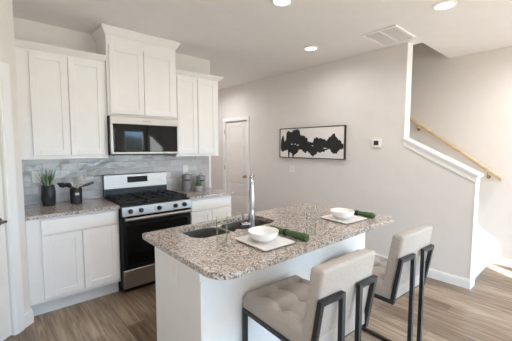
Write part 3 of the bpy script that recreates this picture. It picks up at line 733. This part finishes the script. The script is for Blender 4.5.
# ------------------------------------------------------------------ counter stools
def pillow_top(u, v):
    """tufted height field: 3 x 3 buttons with soft creases, u, v in 0..1"""
    edge = min(u, 1 - u, v, 1 - v)
    h = .014 * (1 - math.exp(-edge / .05))
    for i in range(3):
        for j in range(3):
            bu, bv = (i + .5) / 3, (j + .5) / 3
            d = math.hypot((u - bu) * .41, (v - bv) * .50); h -= .034 * math.exp(-(d / .030) ** 2)
    for i in range(3):
        h -= .009 * math.exp(-(((u - (i + .5) / 3) * .41) / .012) ** 2) * (1 if .1 < v < .9 else .4)
        h -= .009 * math.exp(-(((v - (i + .5) / 3) * .50) / .012) ** 2) * (1 if .1 < u < .9 else .4)
    return h
def make_stool(label, loc, rz):
    t = thing('counter_stool', label, 'bar stool', loc, rz, 'counter stools at the island')
    hx, hi, yt, zr, zt, yf = .209, .068, -.044, .556, .827, .504; r = .0115
    up = (1, 0, 0)
    for s in (-1, 1):
        bm = B()
        tube(bm, [(s * hi, yt - .006, r), (s * hx, yt - .006, r), (s * hx, yf, r), (s * hx, yf, zr), (s * hx, 0.0, zr), (s * hx, yt, zt), (s * hi, yt - .006, zt)], r, square=True)
        tube(bm, [(s * hi, yt - .006, zt + r), (s * hi, yt - .006, r * 2)], r, square=True)
        obj('side_frame', bm, M['bmetal'], t, world=False, label='black square-tube frame with a front and a rear leg')
    obj('front_bar', tube(B(), [(-hx, yf, zr), (hx, yf, zr)], r, square=True), M['bmetal'], t, world=False)
    obj('rear_bar', tube(B(), [(-hx, .02, zr), (hx, .02, zr)], r, square=True), M['bmetal'], t, world=False)
    obj('footrest', tube(B(), [(-hx, yf, .20), (hx, yf, .20)], r * .9, square=True), M['bmetal'], t, world=False)
    # seat: tufted height field on a rounded box
    bm = B(); N = 40; W_, y0, y1, zb, zt_ = .215, -.005, .521, .568, .655
    g = []
    def rnd(a, lim, rr): return a
    for i in range(N + 1):
        row = []
        for j in range(N + 1):
            u, v = i / N, j / N; x = -W_ + 2 * W_ * u; y = y0 + (y1 - y0) * v
            ex = min(u, 1 - u) * 2 * W_; ey = min(v, 1 - v) * (y1 - y0); rr = .03
            dz = 0
            if ex < rr: dz += rr - math.sqrt(max(0, rr * rr - (rr - ex) ** 2))
            if ey < rr: dz += rr - math.sqrt(max(0, rr * rr - (rr - ey) ** 2))
            row.append(bm.verts.new((x, y, zt_ + pillow_top(u, v) - min(dz, .045))))
        g.append(row)
    for i in range(N):
        for j in range(N): bm.faces.new((g[i][j], g[i + 1][j], g[i + 1][j + 1], g[i][j + 1]))
    rim = [g[i][0] for i in range(N + 1)] + [g[N][j] for j in range(1, N + 1)] + [g[i][N] for i in range(N - 1, -1, -1)] + [g[0][j] for j in range(N - 1, 0, -1)]
    lo = []
    for vv in rim: lo.append(bm.verts.new((vv.co.x * .985, y0 + (vv.co.y - y0) * .99, zb)))
    for i in range(len(rim)): bm.faces.new((rim[i], lo[i], lo[(i + 1) % len(rim)], rim[(i + 1) % len(rim)]))
    bm.faces.new(lo)
    se = obj('seat', bm, M['seat'], t, True, world=False)
    for i in range(3):
        for j in range(3):
            b_ = B(); px, py = -W_ + 2 * W_ * (i + .5) / 3, y0 + (y1 - y0) * (j + .5) / 3
            lathe(b_, [(.011, 0), (.010, .004), (.005, .007)], (px, py, .620), 12); obj('button', b_, M['seat'], se, True, world=False)
    # backrest: rounded slab leaning back
    bm = B(); box(bm, -.211, .211, 0, .072, .555, .972, .018, 4)
    for vv in bm.verts:
        k = (vv.co.z - .556) / (.827 - .556); vv.co.y += .012 + yt * k * .98
    obj('backrest', bm, M['seat'], t, True, world=False)
    return t
make_stool('oatmeal counter stool nearest the camera, in front of the sink side of the island', (.308, -2.950, 0), -.0555)
make_stool('oatmeal counter stool farther right, at the open end of the island', (1.065, -2.963, 0), -.0555)

# ------------------------------------------------------------------ table settings on the island
def dish(label, c, sx, sy, rz):
    bm = B()
    rings = []
    for (o, z) in ((.012, 0.0), (.0, .010), (.0, .014), (.018, .012), (.03, .009)):
        rings.append([bm.verts.new((x, y, z)) for x, y in rrect(-sx / 2 + o, sx / 2 - o, -sy / 2 + o, sy / 2 - o, .012, 4)])
    for a, b in zip(rings, rings[1:]):
        for i in range(len(a)): bm.faces.new((a[i], a[(i + 1) % len(a)], b[(i + 1) % len(a)], b[i]))
    bm.faces.new(rings[-1]); bm.faces.new(list(reversed(rings[0])))
    o = obj('square_plate', bm, M['stone'], None, True); o.location = c; o.rotation_euler = (0, 0, rz)
    return tag(o, label, 'plate', 'square plates on the island')
TZ = .9145
dish('white square plate under the bowl beside the faucet', (.297, -2.412, TZ), .245, .290, -.02)
dish('white square plate under the bowl at the right end of the island', (1.172, -2.398, TZ), .270, .262, -.06)
def bowl(label, c, r=.094):
    bm = B(); prof = [(.045, 0), (.047, .005), (r * .78, .016), (r * .93, .034), (r, .060), (r * 1.0, .0625), (r * .965, .062), (r * .90, .036), (r * .72, .020), (.02, .014), (.001, .0135)]
    lathe(bm, prof, (0, 0, 0), 40, True, True)
    o = obj('bowl', bm, M['plate'], None, True); o.location = c
    return tag(o, label, 'bowl', 'white bowls on the island')
bowl('white bowl on the square plate beside the faucet', (.295, -2.405, TZ + .0095))
bowl('white bowl on the square plate at the right end of the island', (1.165, -2.395, TZ + .0095))
def napkin(label, a, b, r, ring_t):
    a, b = Vector(a), Vector(b); t = thing('rolled_napkin', label, 'napkin', tuple((a + b) / 2), group='rolled green napkins')
    bm = B(); d = b - a; n = 14; pts = []; rr = []
    for k in range(n + 1):
        f = k / n; pts.append(a + d * f); rr.append(r * (.80 + .28 * min(1, abs(f - ring_t) * 2.6)) * (1 + .05 * math.sin(k * 2.1)))
    tube(bm, pts, rr, seg=18)
    for k, off in enumerate((.55, .28)):           # the rolled folds at the open end
        cyl(bm, b - d * .001, b + d.normalized() * (.005 + .003 * k), r * off * 1.5, r * off * 1.2, 16)
    obj('cloth', bm, M['napkin'], t, True)
    c = a + d * ring_t; dn = d.normalized(); bm = B()
    cyl(bm, c - dn * .014, c - dn * .007, r * .92, r * 1.06); cyl(bm, c - dn * .007, c + dn * .007, r * 1.06, r * 1.06); cyl(bm, c + dn * .007, c + dn * .014, r * 1.06, r * .92)
    obj('napkin_ring', bm, M['ring'], t, True, label='dark napkin ring')
    return t
napkin('rolled green napkin beside the plate near the faucet', (.487, -2.275, TZ + .0235), (.503, -2.575, TZ + .0235), .0215, .43)
napkin('rolled green napkin at the right corner of the island', (1.378, -2.31, TZ + .0235), (1.370, -2.555, TZ + .0235), .0215, .38)
def tumbler(label, c, h=.205, r=.036):
    bm = B(); lathe(bm, [(r * .86, 0), (r * .88, .003), (r, h), (r - .003, h), (r * .80, .014), (.001, .012)], (0, 0, 0), 40, True, True)
    o = obj('drinking_glass', bm, M['tumbler'], None, True); o.location = c
    return tag(o, label, 'glass', 'clear tumblers on the island')
tumbler('tall clear glass standing between the two place settings', (.602, -2.525, TZ))
tumbler('clear glass in front of the sink, left of the plate by the faucet', (.083, -2.270, TZ), .165)

# ------------------------------------------------------------------ things on the left counter
CZ = .914
pp = thing('potted_plant', 'spiky green plant in a faceted black pot on the left counter', 'plant', (-.522, -.185, CZ))
bm = B(); c = (-.522, -.185); lv = [(.055, 0.0, 0), (.062, .07, .5), (.062, .135, 0), (.056, .200, .5)]; rings = []
for r, z, o in lv: rings.append([bm.verts.new((c[0] + r * math.cos(2 * PI * (i + o) / 7), c[1] + r * math.sin(2 * PI * (i + o) / 7), CZ + z)) for i in range(7)])
for ia, (a, b) in enumerate(zip(rings, rings[1:])):
    for i in range(7):
        if lv[ia][2] == 0: bm.faces.new((a[i], a[(i + 1) % 7], b[i])); bm.faces.new((a[(i + 1) % 7], b[(i + 1) % 7], b[i]))
        else: bm.faces.new((a[i], b[(i + 1) % 7], b[i])); bm.faces.new((a[i], a[(i + 1) % 7], b[(i + 1) % 7]))
inner = [bm.verts.new((c[0] + (v.co.x - c[0]) * .86, c[1] + (v.co.y - c[1]) * .86, v.co.z)) for v in rings[-1]]
low = [bm.verts.new((v.co.x, v.co.y, v.co.z - .02)) for v in inner]
for i in range(7):
    j = (i + 1) % 7; bm.faces.new((rings[-1][i], rings[-1][j], inner[j], inner[i])); bm.faces.new((inner[i], inner[j], low[j], low[i]))
bm.faces.new(list(reversed(rings[0]))); bm.faces.new(low)
obj('pot', bm, M['matteb'], pp)
def blade(bm, base, tip, w_, bend):
    base, tip = Vector(base), Vector(tip); d = tip - base; side = d.cross(Vector((0, 0, 1)))
    side = side.normalized() if side.length > 1e-4 else Vector((1, 0, 0)); nrm = side.cross(d).normalized(); prev = None; n = 6
    for k in range(n + 1):
        f = k / n; ww = w_ * (1 - f) ** .7 * (.7 + .6 * math.sin(min(1, f * 2) * PI / 2)) + .0006; p = base + d * f + nrm * (bend * math.sin(f * PI / 2) * f)
        ring = [bm.verts.new(p + side * ww), bm.verts.new(p + nrm * ww * .45), bm.verts.new(p - side * ww), bm.verts.new(p - nrm * ww * .25)]
        if prev:
            for i in range(4): bm.faces.new((prev[i], prev[(i + 1) % 4], ring[(i + 1) % 4], ring[i]))
        else: bm.faces.new(ring)
        prev = ring
    bm.faces.new(prev)
bm = B(); bm2 = B(); random.seed(3)
for k in range(30):
    a = 2 * PI * k / 30 * 7.3; sp = random.uniform(.02, .115); h = random.uniform(.09, .185) * (1.05 - sp * 1.2)
    br_ = random.uniform(.004, .026)
    blade(bm if k % 3 else bm2, (c[0] + br_ * math.cos(a), c[1] + br_ * math.sin(a), CZ + .180), (c[0] + sp * math.cos(a), c[1] + sp * math.sin(a), CZ + .195 + h), .0075, random.uniform(-.01, .012))
lf = obj('leaves', bm, M['green'], pp); obj('pale_leaves', bm2, M['paleg'], pp, label='pale green blades')
cc = (-.292, -.215)
ck = thing('utensil_crock', 'round black crock holding kitchen utensils on the left counter', 'crock', (cc[0], cc[1], CZ))
bm = B(); lathe(bm, [(.050, 0), (.054, .004), (.054, .150), (.0525, .154), (.049, .152), (.048, .02), (.001, .018)], (cc[0], cc[1], CZ), 32, True, True)
obj('jar', bm, M['matteb'], ck, True)
bm = B(); rr = .0548
a0 = math.atan2(-3.515, -.637) + .18
for k in range(6):
    aa, ab = a0 + (k - 3) * .11, a0 + (k - 2) * .11
    vs = [(cc[0] + rr * math.cos(x), cc[1] + rr * math.sin(x), CZ + z) for x, z in ((aa, .088), (ab, .088), (ab, .112), (aa, .112))]
    bm.faces.new([bm.verts.new(v) for v in vs])
bmesh.ops.remove_doubles(bm, verts=bm.verts, dist=1e-5)
obj('label_plate', bm, M['label'], ck, label='small cream label')
def utensil(name, label, base, tip, m, head, cat='utensil'):
    base, tip = Vector(base), Vector(tip); d = (tip - base).normalized(); t = thing(name, label, cat, tuple(base), group='utensils in the black crock')
    neck = tip - d * head[1]
    obj('handle', tube(B(), [base, base.lerp(neck, .5), neck + d * .01], .005, seg=10), m, t, True)
    bm = B(); side = Vector((d.z, 0, -d.x)) if abs(d.x) + abs(d.z) > .1 else Vector((1, 0, 0)); side.normalize(); nrm = d.cross(side).normalized(); prev = None
    for k in range(9):
        f = k / 8; ww = head[0] * (math.sin(PI * min(.97, max(.06, f ** .8))) if head[2] == 'oval' else (.55 + .45 * min(1, f * 3)) * (1 if f < .95 else .85)); p = neck + (tip - neck) * f; cup = -.012 * math.sin(PI * f) if head[2] == 'oval' else 0
        ring = [bm.verts.new(p + side * ww), bm.verts.new(p + nrm * (.004 + cup)), bm.verts.new(p - side * ww), bm.verts.new(p + nrm * (-.003 + cup))]
        if prev:
            for i in range(4): bm.faces.new((prev[i], prev[(i + 1) % 4], ring[(i + 1) % 4], ring[i]))
        else: bm.faces.new(ring)
        prev = ring
    bm.faces.new(prev); obj('head', bm, m, t, True)
utensil('ladle', 'black ladle sticking out left of the crock', (cc[0] + .034, cc[1] - .008, CZ + .128), (-.455, cc[1] - .012, CZ + .215), M['bmetal'], (.026, .085, 'oval'))
utensil('serving_spoon', 'black serving spoon leaning left, nearest the crock rim', (cc[0] + .028, cc[1] - .024, CZ + .125), (-.385, cc[1] - .034, CZ + .215), M['bmetal'], (.024, .065, 'oval'))
utensil('spatula', 'black spatula sticking out right of the crock', (cc[0] - .030, cc[1] + .022, CZ + .132), (-.120, cc[1] + .027, CZ + .200), M['bmetal'], (.014, .11, 'flat'))
utensil('wooden_spoon', 'pale spoon standing highest in the crock', (cc[0] - .012, cc[1] + .007, CZ + .06), (-.232, cc[1] + .010, CZ + .288), M['label'], (.021, .075, 'oval'))
utensil('scraper', 'short pale scraper at the left rim of the crock', (cc[0] + .004, cc[1] + .034, CZ + .06), (-.330, cc[1] + .040, CZ + .210), M['label'], (.016, .04, 'flat'))

# ------------------------------------------------------------------ things on the right counter
def canister(label, c, r, h):
    t = thing('canister', label, 'canister', (c[0], c[1], CZ), group='galvanised canisters')
    bm = B(); lathe(bm, [(r * .97, 0), (r, .004), (r, h * .90), (r * .98, h * .905)], (c[0], c[1], CZ), 36)
    obj('body', bm, M['galv'], t, True)
    bm = B(); lathe(bm, [(r * 1.03, h * .895), (r * 1.035, h * .94), (r * 1.0, h * .955), (r * .5, h * .985), (.001, h * .99)], (c[0], c[1], CZ), 36)
    ld_ = obj('lid', bm, M['galv'], t, True)
    bm = B(); pts = []
    for k in range(11):
        a = PI * k / 10; pts.append((c[0] - math.cos(a) * .019 * .8, c[1] + math.cos(a) * .019 * .6, CZ + h * .965 + .030 * math.sin(a)))
    tube(bm, pts, .0032, seg=8); obj('handle', bm, M['bmetal'], ld_, True, label='dark loop handle')
    bm = B(); a0 = math.atan2(-3.73 - c[1], -.93 - c[0]); rr = r * 1.012
    for k in range(8):
        aa, ab = a0 + .25 + (k - 4) * .14, a0 + .25 + (k - 3) * .14
        bm.faces.new([bm.verts.new((c[0] + rr * math.cos(x), c[1] + rr * math.sin(x), CZ + z)) for x, z in ((aa, h * .60), (ab, h * .60), (ab, h * .70), (aa, h * .70))])
    bmesh.ops.remove_doubles(bm, verts=bm.verts, dist=1e-5)
    obj('band', bm, M['bmetal'], t, label='dark label band')
    return t
canister('taller galvanised lidded canister nearest the range', (.985, -.170), .064, .225)
canister('shorter galvanised lidded canister behind the little potted plant', (1.212, -.150), .060, .190)
sp_ = thing('succulent_pot', 'tiny green plant in a grey pot in front of the canisters', 'plant', (1.095, -.285, CZ))
sc = (1.095, -.285)
bm = B(); lathe(bm, [(.046, 0), (.056, .072), (.052, .072), (.050, .058), (.001, .058)], (sc[0], sc[1], CZ), 28); obj('pot', bm, M['concrete'], sp_, True)
bm = B()
for k in range(26):
    a = 2.4 * k; r_ = .004 + .034 * (k / 26); blade(bm, (sc[0] + .5 * r_ * math.cos(a), sc[1] + .5 * r_ * math.sin(a), CZ + .054), (sc[0] + 1.6 * r_ * math.cos(a), sc[1] + 1.6 * r_ * math.sin(a), CZ + .072 + .062 * (1 - .6 * k / 26)), .012, .004)
obj('leaves', bm, M['green'], sp_)
